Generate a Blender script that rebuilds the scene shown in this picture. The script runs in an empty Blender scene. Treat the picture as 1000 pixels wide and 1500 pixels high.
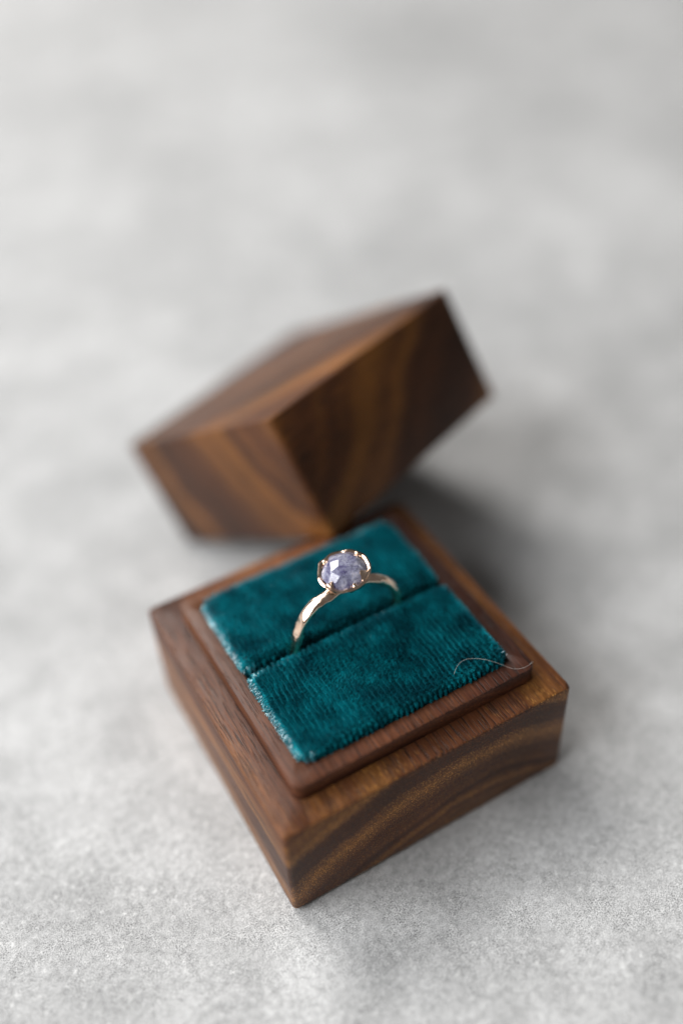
import bpy, bmesh, math, random
import numpy as np
from mathutils import Vector, Matrix, noise

MM = 0.001
sc = bpy.context.scene
col = sc.collection

# ------------------------------------------------------------------ camera
cam_d = bpy.data.cameras.new('camera')
cam = bpy.data.objects.new('camera', cam_d)
col.objects.link(cam)
cam.location = ((-24.08 - 25) * MM, (-71.31 - 25) * MM, 153.13 * MM)
cam.rotation_euler = (0.81317, 0.04827, -0.51842)
cam_d.sensor_fit = 'VERTICAL'
cam_d.sensor_height = 36.0
cam_d.sensor_width = 24.0
cam_d.lens = 1537.4 / 1500 * 36.0
cam_d.clip_start = 0.01
cam_d.clip_end = 20.0
cam_d.dof.use_dof = True
cam_d.dof.focus_distance = 0.1575
cam_d.dof.aperture_fstop = 2.9
sc.camera = cam

# ------------------------------------------------------------------ light
world = bpy.data.worlds.new('World')
sc.world = world
world.use_nodes = True
bg = world.node_tree.nodes['Background']
bg.inputs[0].default_value = (1.0, 0.985, 0.97, 1)
bg.inputs[1].default_value = 0.11


def window_lamp(name, direction, dist, sx, sy, watts, colour):
    d = bpy.data.lights.new(name, 'AREA')
    d.shape = 'RECTANGLE'
    d.size, d.size_y = sx, sy
    d.energy = watts
    d.color = colour
    o = bpy.data.objects.new(name, d)
    v = Vector(direction).normalized()
    o.location = v * dist
    o.rotation_euler = v.to_track_quat('Z', 'Y').to_euler()
    col.objects.link(o)


window_lamp('window_light', (-0.16, 0.85, 0.92), 1.25, 0.50, 0.50, 12.5, (1.0, 0.985, 0.965))
window_lamp('side_window_light', (-1.0, 0.18, 0.80), 0.85, 0.75, 0.6, 11.2, (0.97, 0.985, 1.0))

vs = sc.view_settings
vs.view_transform = 'Standard'
vs.look = 'None'
vs.exposure = 0.0
vs.gamma = 1.0
vs.use_curve_mapping = False
sc.cycles.use_denoising = True
sc.cycles.use_adaptive_sampling = False
sc.cycles.max_bounces = 10
sc.cycles.sample_clamp_indirect = 6.0


# ------------------------------------------------------------------ node helper
class NT:
    def __init__(self, name):
        self.m = bpy.data.materials.new(name)
        self.m.use_nodes = True
        self.t = self.m.node_tree
        self.t.nodes.clear()
        self.out = self.n('ShaderNodeOutputMaterial')
        self.b = self.n('ShaderNodeBsdfPrincipled')
        self.l(self.b.outputs[0], self.out.inputs[0])

    def n(self, kind, **kw):
        x = self.t.nodes.new(kind)
        for k, v in kw.items():
            setattr(x, k, v)
        return x

    def l(self, a, b):
        self.t.links.new(a, b)

    def put(self, sock, v):
        if isinstance(v, bpy.types.NodeSocket):
            self.l(v, sock)
        else:
            sock.default_value = v

    def math(self, op, a, b=0.0, c=0.0, clamp=False):
        x = self.n('ShaderNodeMath', operation=op, use_clamp=clamp)
        for i, v in enumerate((a, b, c)):
            self.put(x.inputs[i], v)
        return x.outputs[0]

    def noise(self, vec, scale, detail=3.0, rough=0.5, dist=0.0):
        x = self.n('ShaderNodeTexNoise')
        self.l(vec, x.inputs['Vector'])
        x.inputs['Scale'].default_value = scale
        x.inputs['Detail'].default_value = detail
        x.inputs['Roughness'].default_value = rough
        x.inputs['Distortion'].default_value = dist
        return x.outputs[0]

    def ramp(self, fac, stops, interp='LINEAR'):
        x = self.n('ShaderNodeValToRGB')
        x.color_ramp.interpolation = interp
        e = x.color_ramp.elements
        while len(e) < len(stops):
            e.new(0.5)
        for i, (p, c) in enumerate(stops):
            e[i].position = p
            e[i].color = (c, c, c, 1) if isinstance(c, (int, float)) else (*c, 1)
        self.l(fac, x.inputs[0])
        return x.outputs[0]

    def mix(self, fac, a, b, blend='MIX'):
        x = self.n('ShaderNodeMix', data_type='RGBA', blend_type=blend)
        self.put(x.inputs[0], fac)
        self.put(x.inputs[6], a if isinstance(a, bpy.types.NodeSocket) else (*a, 1))
        self.put(x.inputs[7], b if isinstance(b, bpy.types.NodeSocket) else (*b, 1))
        return x.outputs[2]

    def coords(self, scale=(1000, 1000, 1000), loc=(0, 0, 0), which='Object'):
        tc = self.n('ShaderNodeTexCoord')
        mp = self.n('ShaderNodeMapping')
        self.l(tc.outputs[which], mp.inputs[0])
        mp.inputs['Scale'].default_value = scale
        mp.inputs['Location'].default_value = loc
        return mp.outputs[0]

    def scaled(self, vec, s, loc=(0, 0, 0)):
        mp = self.n('ShaderNodeMapping')
        self.l(vec, mp.inputs[0])
        mp.inputs['Scale'].default_value = s
        mp.inputs['Location'].default_value = loc
        return mp.outputs[0]

    def bump(self, h, strength, dist):
        x = self.n('ShaderNodeBump')
        x.inputs['Strength'].default_value = strength
        x.inputs['Distance'].default_value = dist
        self.l(h, x.inputs['Height'])
        self.l(x.outputs[0], self.b.inputs['Normal'])
        return x


# ------------------------------------------------------------------ materials
def walnut(name, pith, seed, dark, mid, gold, gold_amount=0.5, ring_mm=5.0, warp_mm=8.0, tone=(1, 1, 1), along_x=False, skew=0.0):
    """solid walnut, grain along local y, growth rings round a pith line in x-z (mm)"""
    t = NT(name)
    p = t.coords(loc=(seed * 3.1, seed * 17.0, seed * 1.7))
    raw = t.coords()
    if along_x:
        def swap(v):
            a, b = t.n('ShaderNodeSeparateXYZ'), t.n('ShaderNodeCombineXYZ')
            t.l(v, a.inputs[0])
            t.l(a.outputs[1], b.inputs[0]); t.l(a.outputs[0], b.inputs[1]); t.l(a.outputs[2], b.inputs[2])
            return b.outputs[0]
        p, raw = swap(p), swap(raw)
    # slow waviness of the grain
    warp = t.noise(t.scaled(p, (0.055, 0.022, 0.055)), 1.0, 2.0, 0.5)
    fine = t.noise(t.scaled(p, (0.5, 0.035, 0.5)), 1.0, 3.0, 0.6)
    sep = t.n('ShaderNodeSeparateXYZ')
    t.l(raw, sep.inputs[0])
    dx = t.math('SUBTRACT', sep.outputs[0], pith[0])
    dz = t.math('SUBTRACT', sep.outputs[2], pith[1])
    r = t.math('SQRT', t.math('ADD', t.math('MULTIPLY', dx, dx), t.math('MULTIPLY', dz, dz)))
    r = t.math('ADD', r, t.math('MULTIPLY', warp, warp_mm))
    r = t.math('ADD', r, t.math('MULTIPLY', fine, 1.3))
    r = t.math('ADD', r, t.math('MULTIPLY', sep.outputs[1], skew))
    cmb = t.n('ShaderNodeCombineXYZ')
    t.l(t.math('DIVIDE', r, ring_mm), cmb.inputs[0])
    t.l(t.math('MULTIPLY', sep.outputs[1], 0.006), cmb.inputs[1])
    cmb.inputs[2].default_value = seed * 2.3
    ringn = t.noise(cmb.outputs[0], 1.0, 3.0, 0.6)
    bands = t.ramp(ringn, [(0.30, dark), (0.47, mid), (0.58, tuple(0.5 * (a + b) for a, b in zip(mid, gold))), (0.72, gold)])
    # broad tonal drift over the board
    drift = t.ramp(t.noise(t.scaled(p, (0.05, 0.02, 0.06)), 1.0, 2.0), [(0.3, 0.62), (0.7, 1.2)])
    c = t.mix(1.0, bands, drift, 'MULTIPLY')
    # grain fibres: long in y, fine across
    fib = t.noise(t.scaled(p, (3.2, 0.10, 3.2)), 1.0, 3.0, 0.65)
    c = t.mix(0.9, c, t.ramp(fib, [(0.3, 0.48), (0.7, 1.42)]), 'MULTIPLY')
    # open pores: dashes on long grain, dots on end grain
    pores = t.noise(t.scaled(p, (5.5, 0.22, 5.5), (3, 7, 1)), 1.0, 1.0, 0.4)
    pore_m = t.ramp(pores, [(0.575, 0.0), (0.64, 1.0)])
    pore_zone = t.ramp(ringn, [(0.4, 1.0), (0.6, 0.35)])
    pore_m = t.math('MULTIPLY', pore_m, pore_zone)
    c = t.mix(t.math('MULTIPLY', pore_m, 0.9), c, (0.012, 0.006, 0.004))
    # golden end-grain flecks, the glint of cut cells painted into the colour
    vor = t.n('ShaderNodeTexVoronoi')
    t.l(t.scaled(p, (3.6, 0.6, 3.6)), vor.inputs['Vector'])
    vor.inputs['Scale'].default_value = 1.0
    fleck = t.ramp(vor.outputs['Distance'], [(0.12, 1.0), (0.34, 0.0)])
    fleck = t.math('MULTIPLY', fleck, t.ramp(ringn, [(0.40, 0.12), (0.58, 1.0)]))
    nz = t.n('ShaderNodeSeparateXYZ')
    t.l(t.n('ShaderNodeTexCoord').outputs['Normal'], nz.inputs[0])
    endgrain = t.math('ABSOLUTE', nz.outputs[0 if along_x else 1])
    fleck = t.math('MULTIPLY', fleck, t.math('ADD', t.math('MULTIPLY', endgrain, 0.88), 0.12))
    c = t.mix(t.math('MULTIPLY', fleck, gold_amount), c, tuple(min(1, 3.4 * g) for g in gold))
    c = t.mix(1.0, c, tone, 'MULTIPLY')
    t.l(c, t.b.inputs['Base Color'])
    rough = t.ramp(fib, [(0.3, 0.34), (0.7, 0.50)])
    t.l(rough, t.b.inputs['Roughness'])
    t.b.inputs['Specular IOR Level'].default_value = 0.24
    h = t.math('SUBTRACT', t.math('MULTIPLY', fib, 0.35), pore_m)
    t.bump(h, 0.5, 0.00012)
    return t.m


WALNUT_BASE = walnut('walnut_base', (6, -30), 3.0, (0.046, 0.015, 0.008), (0.125, 0.043, 0.017), (0.34, 0.140, 0.034), 1.0, 4.2, 5.0)
WALNUT_TRAY = walnut('walnut_tray', (-10, -60), 8.0, (0.026, 0.0095, 0.007), (0.088, 0.030, 0.016), (0.22, 0.080, 0.028), 0.3, 6.0, 8.0)
WALNUT_LID = walnut('walnut_lid', (-70, 45), 5.0, (0.034, 0.013, 0.006), (0.115, 0.044, 0.015), (0.34, 0.145, 0.028), 0.15, 10.0, 10.0, tone=(0.82, 0.75, 0.78), along_x=True, skew=0.55)


def stone_surface():
    t = NT('grey_stone_surface')
    p = t.coords()
    big = t.noise(t.scaled(p, (0.013, 0.013, 0.013)), 1.0, 3.0, 0.55)
    mid = t.noise(t.scaled(p, (0.075, 0.075, 0.075), (5, 2, 0)), 1.0, 3.0, 0.6)
    small = t.noise(t.scaled(p, (0.9, 0.9, 0.9)), 1.0, 4.0, 0.65)
    grit = t.noise(t.scaled(p, (4.4, 4.4, 4.4), (1, 9, 0)), 1.0, 3.0, 0.75)
    clump = t.ramp(t.noise(t.scaled(p, (0.22, 0.22, 0.22), (8, 3, 0)), 1.0, 3.0, 0.6), [(0.36, 0.40), (0.60, 1.0)])
    vo = t.n('ShaderNodeTexVoronoi')
    t.l(t.scaled(p, (0.75, 0.75, 0.75)), vo.inputs['Vector'])
    vo.inputs['Scale'].default_value = 1.0
    spot = t.ramp(vo.outputs['Distance'], [(0.12, 1.0), (0.42, 0.0)])
    c = t.ramp(big, [(0.30, 0.45), (0.70, 0.63)])
    c = t.mix(1.0, c, t.ramp(mid, [(0.32, 0.82), (0.66, 1.08)]), 'MULTIPLY')
    c = t.mix(1.0, c, t.ramp(small, [(0.34, 0.76), (0.52, 1.0), (0.68, 1.10)]), 'MULTIPLY')
    c = t.mix(clump, c, t.mix(1.0, c, t.ramp(grit, [(0.36, 0.26), (0.50, 0.90), (0.64, 1.32)]), 'MULTIPLY'))
    c = t.mix(t.math('MULTIPLY', spot, t.ramp(small, [(0.5, 0.0), (0.66, 0.6)])), c, (0.80, 0.80, 0.79))
    c = t.mix(1.0, c, (1.0, 0.995, 0.985), 'MULTIPLY')
    t.l(c, t.b.inputs['Base Color'])
    t.b.inputs['Roughness'].default_value = 0.82
    t.b.inputs['Specular IOR Level'].default_value = 0.3
    h = t.math('ADD', t.math('MULTIPLY', small, 1.0), t.math('MULTIPLY', grit, 0.6))
    t.bump(h, 0.5, 0.00025)
    return t.m


def velvet(name, fibre):
    t = NT(name)
    p = t.coords()
    n1 = t.noise(t.scaled(p, (0.28, 0.28, 0.28)), 1.0, 3.0, 0.6)
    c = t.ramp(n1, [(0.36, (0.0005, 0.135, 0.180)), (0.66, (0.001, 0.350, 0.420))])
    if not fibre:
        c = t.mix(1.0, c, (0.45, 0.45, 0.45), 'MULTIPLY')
    t.l(c, t.b.inputs['Base Color'])
    t.b.inputs['Roughness'].default_value = 0.28 if fibre else 0.9
    t.b.inputs['Specular IOR Level'].default_value = 1.0 if fibre else 0.1
    t.b.inputs['Sheen Weight'].default_value = 0.0 if fibre else 0.2
    t.b.inputs['Coat Weight'].default_value = 1.0 if fibre else 0.0
    t.b.inputs['Coat Roughness'].default_value = 0.30
    t.b.inputs['Coat IOR'].default_value = 1.8
    t.b.inputs['Sheen Roughness'].default_value = 0.35
    t.b.inputs['Sheen Tint'].default_value = (0.35, 0.95, 1.0, 1)
    return t.m


def gold():
    t = NT('rose_gold')
    p = t.coords()
    n1 = t.noise(p, 0.9, 3.0, 0.6)
    c = t.ramp(n1, [(0.3, (0.86, 0.58, 0.43)), (0.7, (0.97, 0.78, 0.62))])
    t.l(c, t.b.inputs['Base Color'])
    t.b.inputs['Metallic'].default_value = 1.0
    t.l(t.ramp(t.noise(p, 2.0, 3.0), [(0.3, 0.09), (0.7, 0.22)]), t.b.inputs['Roughness'])
    t.bump(t.noise(p, 2.2, 4.0, 0.6), 0.35, 0.00008)
    return t.m


def sapphire():
    t = NT('lavender_sapphire')
    p = t.coords()
    cl = t.noise(p, 0.45, 4.0, 0.65, 0.6)
    c = t.ramp(cl, [(0.36, (0.11, 0.095, 0.22)), (0.46, (0.31, 0.31, 0.45)), (0.57, (0.50, 0.50, 0.63)), (0.70, (0.80, 0.77, 0.84))])
    spk = t.noise(p, 2.4, 4.0, 0.75)
    c = t.mix(t.ramp(spk, [(0.54, 0.0), (0.66, 0.7)]), c, (0.05, 0.045, 0.12))
    c = t.mix(t.ramp(t.noise(t.scaled(p, (1, 1, 1), (4, 4, 4)), 3.2, 3.0, 0.7), [(0.6, 0.0), (0.72, 0.7)]), c, (0.85, 0.86, 0.95))
    t.l(c, t.b.inputs['Base Color'])
    t.b.inputs['Roughness'].default_value = 0.04
    t.b.inputs['IOR'].default_value = 1.76
    t.b.inputs['Transmission Weight'].default_value = 0.40
    t.b.inputs['Subsurface Weight'].default_value = 0.12
    t.b.inputs['Subsurface Radius'].default_value = (0.4, 0.4, 0.7)
    t.b.inputs['Subsurface Scale'].default_value = 0.0012
    t.bump(t.noise(p, 2.5, 3.0, 0.6), 0.12, 0.00006)
    return t.m


def lint():
    t = NT('white_lint')
    n1 = t.noise(t.coords(), 0.8)
    t.l(t.ramp(n1, [(0.3, (0.55, 0.50, 0.45)), (0.7, (0.80, 0.77, 0.72))]), t.b.inputs['Base Color'])
    t.b.inputs['Roughness'].default_value = 0.5
    return t.m


STONE, PILE, BACKING = stone_surface(), velvet('teal_velvet_pile', True), velvet('teal_velvet_backing', False)
GOLD, SAPPHIRE, LINT = gold(), sapphire(), lint()


# ------------------------------------------------------------------ mesh helpers
def link(name, me, mat, parent=None, smooth=True, loc=None):
    o = bpy.data.objects.new(name, me)
    col.objects.link(o)
    me.materials.append(mat)
    if smooth:
        me.polygons.foreach_set('use_smooth', [True] * len(me.polygons))
    if parent:
        o.parent = parent
    if loc:
        o.location = loc
    return o


def mesh(name, verts, faces):
    me = bpy.data.meshes.new(name)
    me.from_pydata([tuple(c * MM for c in v) for v in verts], [], faces)
    me.update()
    return me


def empty(name, loc=(0, 0, 0)):
    o = bpy.data.objects.new(name, None)
    o.empty_display_size = 0.01
    col.objects.link(o)
    o.location = [c * MM for c in loc]
    return o


def rrect(hx, hy, r, seg=6):
    pts = []
    for cx, cy, a0 in ((hx - r, hy - r, 0), (-hx + r, hy - r, 90), (-hx + r, -hy + r, 180), (hx - r, -hy + r, 270)):
        for k in range(seg + 1):
            a = math.radians(a0 + 90 * k / seg)
            pts.append((cx + r * math.cos(a), cy + r * math.sin(a)))
    return pts


def loft(loops, close_ends=(True, True), ring=False):
    """loops: list of (half_x, half_y, corner_radius, z, cx, cy)"""
    V, F = [], []
    n = None
    for hx, hy, r, z, cx, cy in loops:
        pts = rrect(hx, hy, max(r, 0.05))
        n = len(pts)
        V += [(x + cx, y + cy, z) for x, y in pts]
    m = len(loops)
    for i in range(m if ring else m - 1):
        a, b = i * n, ((i + 1) % m) * n
        for k in range(n):
            k2 = (k + 1) % n
            F.append((a + k, a + k2, b + k2, b + k))
    if not ring:
        if close_ends[0]:
            F.append(tuple(range(n))[::-1])
        if close_ends[1]:
            F.append(tuple(range((m - 1) * n, m * n)))
    return V, F


def sharp_by_angle(o, deg=28):
    o.data.set_sharp_from_angle(angle=math.radians(deg))


# ------------------------------------------------------------------ table surface
V, F = loft([(900, 900, 8, -30, 0, 0), (900, 900, 8, -1.5, 0, 0), (898.5, 898.5, 7, 0, 0, 0)])
table = link('table_top', mesh('table_top', V, F), STONE)
sharp_by_angle(table)
table['kind'] = 'structure'

# ------------------------------------------------------------------ ring box base
H, S = 21.5, 3.15          # block height, tray step
TI = 4.1                   # tray inset
POCKET = 17.9              # half size of the velvet pocket
base = empty('ring_box')
base['label'] = 'open walnut ring box base lined with teal velvet, standing flat on grey surface'
base['category'] = 'ring box'
lo = [(24.2, 24.2, 0.6, 0), (24.75, 24.75, 0.9, 0.35), (25, 25, 0.8, 0.9), (25, 25, 0.8, 8), (25, 25, 0.8, H - 8),
      (25, 25, 0.8, H - 0.55), (24.85, 24.85, 1.05, H - 0.16), (24.45, 24.45, .9, H),
      (19.5, 19.5, 1.2, H), (19.5, 19.5, 1.2, 8.0)]
V, F = loft([(a, b, r, z, 0, 0) for a, b, r, z in lo])
blk = link('wood_block', mesh('wood_block', V, F), WALNUT_BASE, base)
sharp_by_angle(blk, 40)

to = 25 - TI
tr = [(to, to, 1.6, H + 0.004), (to, to, 1.6, H + S - 0.26), (to - 0.08, to - 0.08, 1.55, H + S - 0.08), (to - 0.26, to - 0.26, 1.45, H + S),
      (POCKET + 0.3, POCKET + 0.3, 2.4, H + S), (POCKET, POCKET, 2.3, H + S - 0.3), (POCKET, POCKET, 2.3, 8.2),
      (19.3, 19.3, 1.2, 8.2), (19.3, 19.3, 1.2, H + 0.004)]
V, F = loft([(a, b, r, z, 0.25, 0) for a, b, r, z in tr], ring=True)
tray = link('tray_rim', mesh('tray_rim', V, F), WALNUT_TRAY, base)
sharp_by_angle(tray, 40)

# ---- velvet cushion: two halves with a slot between them
SLOT_Y = 0.75              # slot centre
TOPZ = H + S + 1.1        # cloth height before the pile


def n2(x, y, s, seed=0.0):
    return noise.noise(Vector((x * s + seed, y * s - seed, seed * 0.7)))


def cushion(name, y0, y1, slot_low, seed, label):
    """cloth sheet over a padded half: rounded outer edges, softly rolled slot edge"""
    x0, x1 = 0.1 - POCKET - 0.05, 0.25 + POCKET - 0.2
    NX, NY = 90, 50
    ed = 1.1                                    # edge roll radius
    depth = 7.0

    def shape(u, v):
        # u,v in 0..1 walk over the padded sheet, edges roll down
        def roll(t, a, b, r):
            L = (b - a) + 2 * (depth - r) + (math.pi - 2) * 0.0
            arc = math.pi / 2 * r
            tot = 2 * (depth - r) + 2 * arc + (b - a - 2 * r)
            s = t * tot
            if s < depth - r:
                return a, -(depth - s), 1
            s -= depth - r
            if s < arc:
                q = s / r
                return a + r * (1 - math.cos(q)), -r * (1 - math.sin(q)), 1
            s -= arc
            if s < b - a - 2 * r:
                return a + r + s, 0.0, 0
            s -= b - a - 2 * r
            if s < arc:
                q = s / r
                return b - r + r * math.sin(q), -r * (1 - math.cos(q)), 1
            s -= arc
            return b, -r - s, 1
        return roll(u, x0, x1, ed), roll(v, y0, y1, ed)

    V, F = [], []
    for j in range(NY + 1):
        for i in range(NX + 1):
            (x, zx, _), (y, zy, _) = shape(i / NX, j / NY)
            z = -min(depth, math.hypot(zx, zy)) if (zx > -ed and zy > -ed) else min(zx, zy)
            # rounded plan corners
            cx = min(x - x0, x1 - x)
            cy = (y1 - y) if slot_low else (y - y0)
            rc = 2.1
            if cx < rc and cy < rc:
                d = math.hypot(rc - cx, rc - cy)
                if d > rc:
                    k = rc / d
                    x += (1 if x < 0 else -1) * (rc - cx) * (1 - k)
                    y += (-1 if slot_low else 1) * (rc - cy) * (1 - k)
            soft = max(0.0, 1 + z / ed)
            z += soft * (0.30 * n2(x, y, 0.11, seed) + 0.10 * n2(x, y, 0.35, seed))
            # dished up softly towards the middle of the pad
            z += soft * 0.35 * math.sin(math.pi * min(1, max(0, (x - x0) / (x1 - x0)))) ** 0.5
            # the ring pushes the cloth of the slot edges apart
            V.append((x, y, TOPZ + z))
    for j in range(NY):
        for i in range(NX):
            a = j * (NX + 1) + i
            F.append((a, a + 1, a + NX + 2, a + NX + 1))
    # close the underside
    rim = [i for i in range(NX + 1)] + [j * (NX + 1) + NX for j in range(1, NY + 1)] + \
          [NY * (NX + 1) + i for i in range(NX - 1, -1, -1)] + [j * (NX + 1) for j in range(NY - 1, 0, -1)]
    F.append(tuple(rim[::-1]))
    me = mesh(name, V, F)
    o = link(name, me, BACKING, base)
    o['label'] = label
    return o, np.array(V), [f for f in F if len(f) == 4]


def pile(parent, V, F, seed, n_per_mm2=320):
    """short dense fibres standing on the cloth, in knitted rows"""
    rng = np.random.default_rng(seed)
    F = np.array(F)
    P = V[F]                                         # quads
    e1, e2 = P[:, 1] - P[:, 0], P[:, 3] - P[:, 0]
    nrm = np.cross(e1, e2)
    area = np.linalg.norm(nrm, axis=1)
    good = (area > 1e-6) & (P[:, :, 2].mean(1) > TOPZ - 2.6)
    P, nrm, area = P[good], nrm[good], area[good]
    nrm /= area[:, None]
    cnt = rng.poisson(area * n_per_mm2)
    idx = np.repeat(np.arange(len(P)), cnt)
    u, v = rng.random((2, len(idx)))
    u, v = u[:, None], v[:, None]
    q = P[idx]
    p = (q[:, 0] * (1 - u) + q[:, 1] * u) * (1 - v) + (q[:, 3] * (1 - u) + q[:, 2] * u) * v
    nn = nrm[idx]
    # rows: gather fibres towards row lines (along y) and stitches along them
    px, py = 0.86, 0.62
    wx = p[:, 0] + 0.08 * np.sin(p[:, 1] * 0.8 + 2 * np.sin(p[:, 0] * 0.3)) + 0.05 * np.sin(p[:, 1] * 2.9 + p[:, 0])
    wy = p[:, 1] + 0.16 * np.sin(p[:, 0] * 1.7 + p[:, 1] * 0.4)
    row = np.floor(wx / px)
    ph = (row * 0.618) % 1.0
    fx = wx / px - row - 0.5
    fy = wy / py + ph
    fy = fy - np.floor(fy) - 0.5
    tuft = np.cos(np.pi * fx) ** 1.0 * (0.64 + 0.36 * np.cos(2 * np.pi * fy))
    keep = rng.random(len(p)) < 0.04 + 0.96 * tuft ** 1.8
    p, nn, fx, fy, tuft = p[keep], nn[keep], fx[keep], fy[keep], tuft[keep]
    m = len(p)
    # brushed direction field
    def field(s, k):
        ph = rng.random(6) * 6.28
        a = np.zeros(m)
        for i in range(3):
            kx, ky = rng.normal(0, s, 2)
            a += np.sin(p[:, 0] * kx + p[:, 1] * ky + ph[i])
        return a / 3 * k
    lean = np.stack([-0.10 + field(0.35, .24) + field(1.1, .22), -0.06 + field(0.35, .26) + field(1.1, .24), np.zeros(m)], 1)
    g = np.clip((p[:, 0] - p[:, 1]) / 30.0, -1, 1) + 0.1     # pile stroked back at one corner, forward at the other
    lean[:, 0] -= 0.24 * g
    lean[:, 1] -= 0.40 * g
    lean[:, 0] += -fx * 0.70
    lean[:, 1] += -fy * 0.40
    lean += rng.normal(0, 0.16, (m, 3))
    outer = p[:, 0] < -POCKET + 2.0
    lean[:, 2] -= np.where(outer, np.minimum(1.25, 6.0 * np.clip(1 - nn[:, 2], 0, 1)), -0.8 * np.clip(1 - nn[:, 2], 0, 1))   # pile combed over the rolled edges
    d = nn + lean
    d /= np.linalg.norm(d, axis=1)[:, None]
    ln = (0.46 + 0.36 * tuft) * (0.85 + 0.3 * rng.random(m))
    w = 0.036 + 0.03 * rng.random(m)
    side = np.cross(d, rng.normal(0, 1, (m, 3)))
    side /= np.linalg.norm(side, axis=1)[:, None]
    base_p = p - nn * 0.03
    tip = base_p + d * ln[:, None]
    mid = base_p + d * (ln * 0.6)[:, None]
    co = np.empty((m, 4, 3))
    co[:, 0] = base_p - side * w[:, None]
    co[:, 1] = base_p + side * w[:, None]
    co[:, 2] = tip + side * (w * 0.55)[:, None]
    co[:, 3] = tip - side * (w * 0.55)[:, None]
    me = bpy.data.meshes.new('velvet_pile')
    me.vertices.add(m * 4)
    me.vertices.foreach_set('co', (co * MM).astype(np.float32).ravel())
    me.loops.add(m * 4)
    me.loops.foreach_set('vertex_index', np.arange(m * 4, dtype=np.int32))
    me.polygons.add(m)
    me.polygons.foreach_set('loop_start', np.arange(0, m * 4, 4, dtype=np.int32))
    me.update(calc_edges=True)
    o = link('velvet_pile', me, PILE, parent, smooth=False)
    o['kind'] = 'stuff'
    return o


c1, V1, F1 = cushion('velvet_cushion', -POCKET + 0.15, SLOT_Y - 1.0, False, 1.3, 'front teal velvet half of the cushion with ribbed sparkling pile')
c2, V2, F2 = cushion('velvet_cushion', SLOT_Y + 1.0, POCKET - 0.1, True, 7.7, 'back teal velvet half of the cushion, brushed smooth')
pile(c1, V1, F1, 11)
pile(c2, V2, F2, 12)

# ------------------------------------------------------------------ lid
WL, HL, WALL = 25.0, 23.4, 4.0
lid = empty('ring_box_cover')
lid['label'] = 'hollow walnut ring box lid propped tilted against the back of the velvet base'
lid['category'] = 'box lid'
ll = [(WL - WALL, WL - WALL, 1.2, HL - 4.5), (WL - WALL, WL - WALL, 1.2, 0.3), (WL - WALL + 0.3, WL - WALL + 0.3, 1.3, 0.0),
      (WL - 0.5, WL - 0.5, 0.8, 0.0), (WL - 0.14, WL - 0.14, 0.95, 0.15), (WL, WL, 1.3, 0.5), (WL, WL, 1.3, HL * 0.5), (WL, WL, 1.3, HL - 0.55),
      (WL - 0.14, WL - 0.14, 0.95, HL - 0.15), (WL - 0.55, WL - 0.55, 0.8, HL)]
V, F = loft([(a, b, r, z, 0, 0) for a, b, r, z in ll])
shell = link('lid_shell', mesh('lid_shell', V, F), WALNUT_LID, lid)
sharp_by_angle(shell, 40)
Rl = (Matrix.Rotation(0.35577, 4, 'Z') @ Matrix.Rotation(-0.00229, 4, 'Y') @ Matrix.Rotation(-0.5603, 4, 'X'))
off = Vector((32.526 - 25, 43.243 - 25, 26.54)) + Rl.to_3x3() @ Vector((25, 25, 0))
lid.location = off * MM
lid.rotation_euler = Rl.to_euler()

# ------------------------------------------------------------------ ring
RC = Vector((0.35, SLOT_Y, 25.6))     # centre of the band
RO, RI = 10.1, 8.6
ring = empty('ring', (RC.x, RC.y, RC.z - RO))
ring['label'] = 'hammered rose gold ring with rough lavender stone standing in the velvet slot'
ring['category'] = 'ring'
rng = random.Random(4)


def band():
    NA, NB = 260, 28
    V = []
    for i in range(NA):
        a = 2 * math.pi * i / NA
        top = max(0.0, math.sin(a))
        hw = 1.12 + 0.10 * math.sin(3 * a + 1) + 0.08 * math.sin(7 * a)     # half axial width
        hr = 0.86 + 0.05 * math.sin(5 * a + 2)                              # half radial thickness
        rm = (RO + RI) / 2 + 0.05 * math.sin(4 * a)
        for j in range(NB):
            b = 2 * math.pi * j / NB
            cb, sb = math.cos(b), math.sin(b)
            rr = rm + hr * (abs(cb) ** 0.8) * (1 if cb > 0 else -1)
            yy = hw * (abs(sb) ** 0.8) * (1 if sb > 0 else -1)
            V.append(Vector((rr * math.cos(a), yy, rr * math.sin(a))))
    V = np.array([tuple(v) for v in V])
    # hammer facets: flat planes that shave the surface
    for k in range(105):
        a = rng.uniform(0, 2 * math.pi)
        b = rng.uniform(0, 2 * math.pi)
        if rng.random() < 0.5:
            b = rng.uniform(-0.9, 0.9)
        er = np.array([math.cos(a), 0, math.sin(a)])
        n = er * math.cos(b) + np.array([0, 1, 0]) * math.sin(b)
        t = np.array([-math.sin(a), 0, math.cos(a)])
        n = n + t * rng.uniform(-0.09, 0.09)
        n /= np.linalg.norm(n)
        c = er * (RO + RI) / 2 + er * 0.78 * math.cos(b) + np.array([0, 1, 0]) * 1.0 * math.sin(b)
        c = c - n * rng.uniform(0.05, 0.13)
        rel = V - c
        d = rel @ n
        near = (np.linalg.norm(rel, axis=1) < 1.5) & (d > 0)
        V[near] -= np.outer(d[near], n)
    G = V.reshape(NA, NB, 3)
    for _ in range(2):
        G = 0.4 * G + 0.2 * (np.roll(G, 1, 0) + np.roll(G, -1, 0)) + 0.1 * (np.roll(G, 1, 1) + np.roll(G, -1, 1))
    V = G.reshape(-1, 3)
    F = []
    for i in range(NA):
        i2 = (i + 1) % NA
        for j in range(NB):
            j2 = (j + 1) % NB
            F.append((i * NB + j, i2 * NB + j, i2 * NB + j2, i * NB + j2))
    V[:, 2] += RO
    return V.tolist(), F


V, F = band()
b_o = link('band', mesh('band', V, F), GOLD, ring)
sharp_by_angle(b_o, 50)

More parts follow.
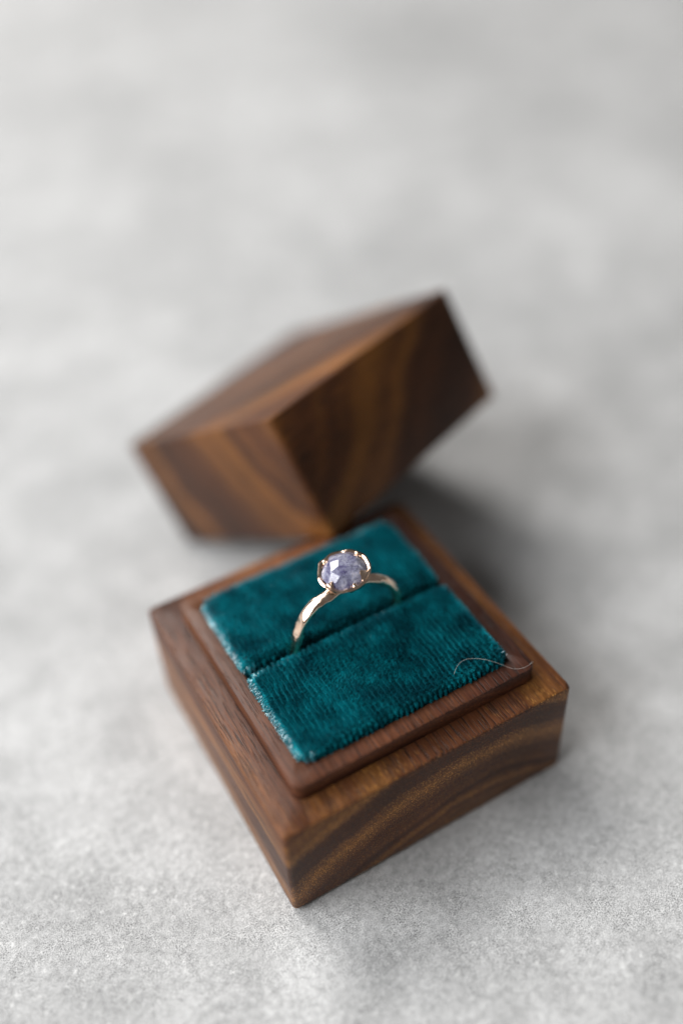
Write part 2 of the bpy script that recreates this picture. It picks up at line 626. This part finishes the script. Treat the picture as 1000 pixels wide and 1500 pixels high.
# setting: a rough cup with a wavy lip; local z measured from the girdle plane
GZ = 2 * RO + 2.15
SX, SY = 3.6, 3.45            # girdle half axes
TILT = Matrix.Rotation(math.radians(-4), 4, 'Y') @ Matrix.Rotation(math.radians(7), 4, 'X')


def cup():
    NA = 120
    prof = [(0.30, -2.55), (0.46, -2.2), (0.58, -1.6), (0.76, -0.95), (0.93, -0.35), (1.10, 0.0), (1.15, 0.32), (1.07, 0.56), (0.985, 0.42), (0.955, 0.1), (0.90, -0.5), (0.55, -1.0), (0.1, -1.1)]
    V, F = [], []
    for i in range(NA):
        a = 2 * math.pi * i / NA
        lip = 0.22 * math.sin(3 * a + 0.6) + 0.16 * math.sin(5 * a + 2.1) + 0.10 * math.sin(9 * a)
        for k, (r, z) in enumerate(prof):
            w = 1.0 if 5 <= k <= 8 else (0.35 if k in (4, 9) else 0.0)
            nn = 0.05 * noise.noise(Vector((math.cos(a) * 2.5, math.sin(a) * 2.5, z * 1.7)))
            V.append((SX * (r + nn) * math.cos(a), SY * (r + nn) * math.sin(a), z + lip * w))
    n = len(prof)
    for i in range(NA):
        i2 = (i + 1) % NA
        for k in range(n - 1):
            F.append((i * n + k, i2 * n + k, i2 * n + k + 1, i * n + k + 1))
    F.append(tuple(i * n for i in range(NA))[::-1])
    F.append(tuple(i * n + n - 1 for i in range(NA)))
    return V, F


V, F = cup()
setting = link('setting', mesh('setting', V, F), GOLD, ring, loc=(0, 0, GZ * MM))
sharp_by_angle(setting, 35)
setting.rotation_euler = TILT.to_euler()


def stone_height(x, y):
    q = min(1.0, math.hypot(x / (SX * 0.97), y / (SY * 0.97)))
    return 0.30 + 2.0 * (1 - q ** 2.4)


def claw(ang, width, reach):
    """tapered tab that climbs the lip and folds onto the stone"""
    V, F = [], []
    NS, NWd = 9, 6
    for s in range(NS):
        t = s / (NS - 1)
        r = 1.07 - reach * max(0, t - 0.25) / 0.75
        wd = width * (1 - 0.75 * max(0, t - 0.2) / 0.8) * (0.9 + 0.1 * rng.random())
        for k in range(NWd):
            u = k / (NWd - 1) * 2 - 1
            a = ang + u * wd / SX
            x, y = SX * r * math.cos(a), SY * r * math.sin(a)
            zs = -0.5 + 1.1 * min(1, t / 0.3) if t < 0.3 else stone_height(x, y) + 0.16
            z = zs + 0.24 * (1 - u * u) + (0.0 if t < 0.3 else 0.06)
            V.append((x, y, z))
    n = len(V)
    V += [(x * 0.94, y * 0.94, z - 0.24) for x, y, z in V]
    for s in range(NS - 1):
        for k in range(NWd - 1):
            a = s * NWd + k
            F.append((a, a + 1, a + NWd + 1, a + NWd))
            F.append((n + a, n + a + NWd, n + a + NWd + 1, n + a + 1))
    edge = [k for k in range(NWd)] + [s * NWd + NWd - 1 for s in range(1, NS)] + [(NS - 1) * NWd + k for k in range(NWd - 2, -1, -1)] + [s * NWd for s in range(NS - 2, 0, -1)]
    for i in range(len(edge)):
        a, b = edge[i], edge[(i + 1) % len(edge)]
        F.append((b, a, n + a, n + b))
    return V, F


for ang, wd, rc in ((-52, 1.7, 0.30), (14, 1.3, 0.26), (122, 1.5, 0.30), (205, 1.1, 0.20), (268, 0.9, 0.16)):
    V, F = claw(math.radians(ang), wd, rc)
    c = link('claw', mesh('claw', V, F), GOLD, setting)
    sharp_by_angle(c, 50)


def gem():
    bm = bmesh.new()
    r2 = random.Random(21)
    for n, rr, z, off in ((15, 0.97, 0.0, 0), (15, 0.98, 0.38, 0.1), (10, 0.84, 1.05, 0.25), (8, 0.62, 1.85, 0.0), (5, 0.30, 2.25, 0.5)):
        for k in range(n):
            a = 2 * math.pi * (k + off) / n + r2.uniform(-0.13, 0.13)
            q = rr * (1 + r2.uniform(-0.045, 0.03))
            bm.verts.new((SX * q * math.cos(a) * MM, SY * q * math.sin(a) * MM, (z + r2.uniform(-0.08, 0.08)) * MM))
    for k in range(8):
        a = 2 * math.pi * k / 8
        bm.verts.new((SX * 0.45 * math.cos(a) * MM, SY * 0.45 * math.sin(a) * MM, -0.9 * MM))
    res = bmesh.ops.convex_hull(bm, input=bm.verts)
    bmesh.ops.delete(bm, geom=[v for v in bm.verts if not v.link_faces], context='VERTS')
    bmesh.ops.dissolve_limit(bm, angle_limit=math.radians(9), verts=bm.verts, edges=bm.edges)
    bmesh.ops.bevel(bm, geom=list(bm.edges), offset=0.045 * MM, segments=1, affect='EDGES', profile=0.5)
    bmesh.ops.recalc_face_normals(bm, faces=bm.faces)
    me = bpy.data.meshes.new('gemstone')
    bm.to_mesh(me)
    bm.free()
    return me


g = link('gemstone', gem(), SAPPHIRE, ring, smooth=False, loc=(0, 0, GZ * MM))
g['label'] = 'cloudy lavender rose cut stone'
g.rotation_euler = TILT.to_euler()

# ------------------------------------------------------------------ stray fibre
pts = [(8.5, -17.0, 26.85), (10.4, -15.2, 26.95), (12.6, -15.8, 26.9), (14.6, -17.4, 26.7), (16.4, -18.7, 25.6), (17.6, -19.7, 24.75), (19.2, -20.3, 24.69), (20.4, -20.2, 24.69), (21.1, -19.9, 24.62)]
cu = bpy.data.curves.new('stray_fibre', 'CURVE')
cu.dimensions = '3D'
sp = cu.splines.new('NURBS')
sp.points.add(len(pts) - 1)
for q, c in zip(sp.points, pts):
    q.co = (c[0] * MM, c[1] * MM, c[2] * MM, 1)
sp.use_endpoint_u = True
sp.order_u = 4
sp.resolution_u = 8
cu.bevel_depth = 0.017 * MM
cu.bevel_resolution = 1
tmp = bpy.data.objects.new('tmp', cu)
col.objects.link(tmp)
dg = bpy.context.evaluated_depsgraph_get()
me = bpy.data.meshes.new_from_object(tmp.evaluated_get(dg))
bpy.data.objects.remove(tmp)
o = link('stray_fibre', me, LINT)
o['label'] = 'thin pale stray fibre lying across velvet edge and wooden tray corner'
o['category'] = 'fibre'
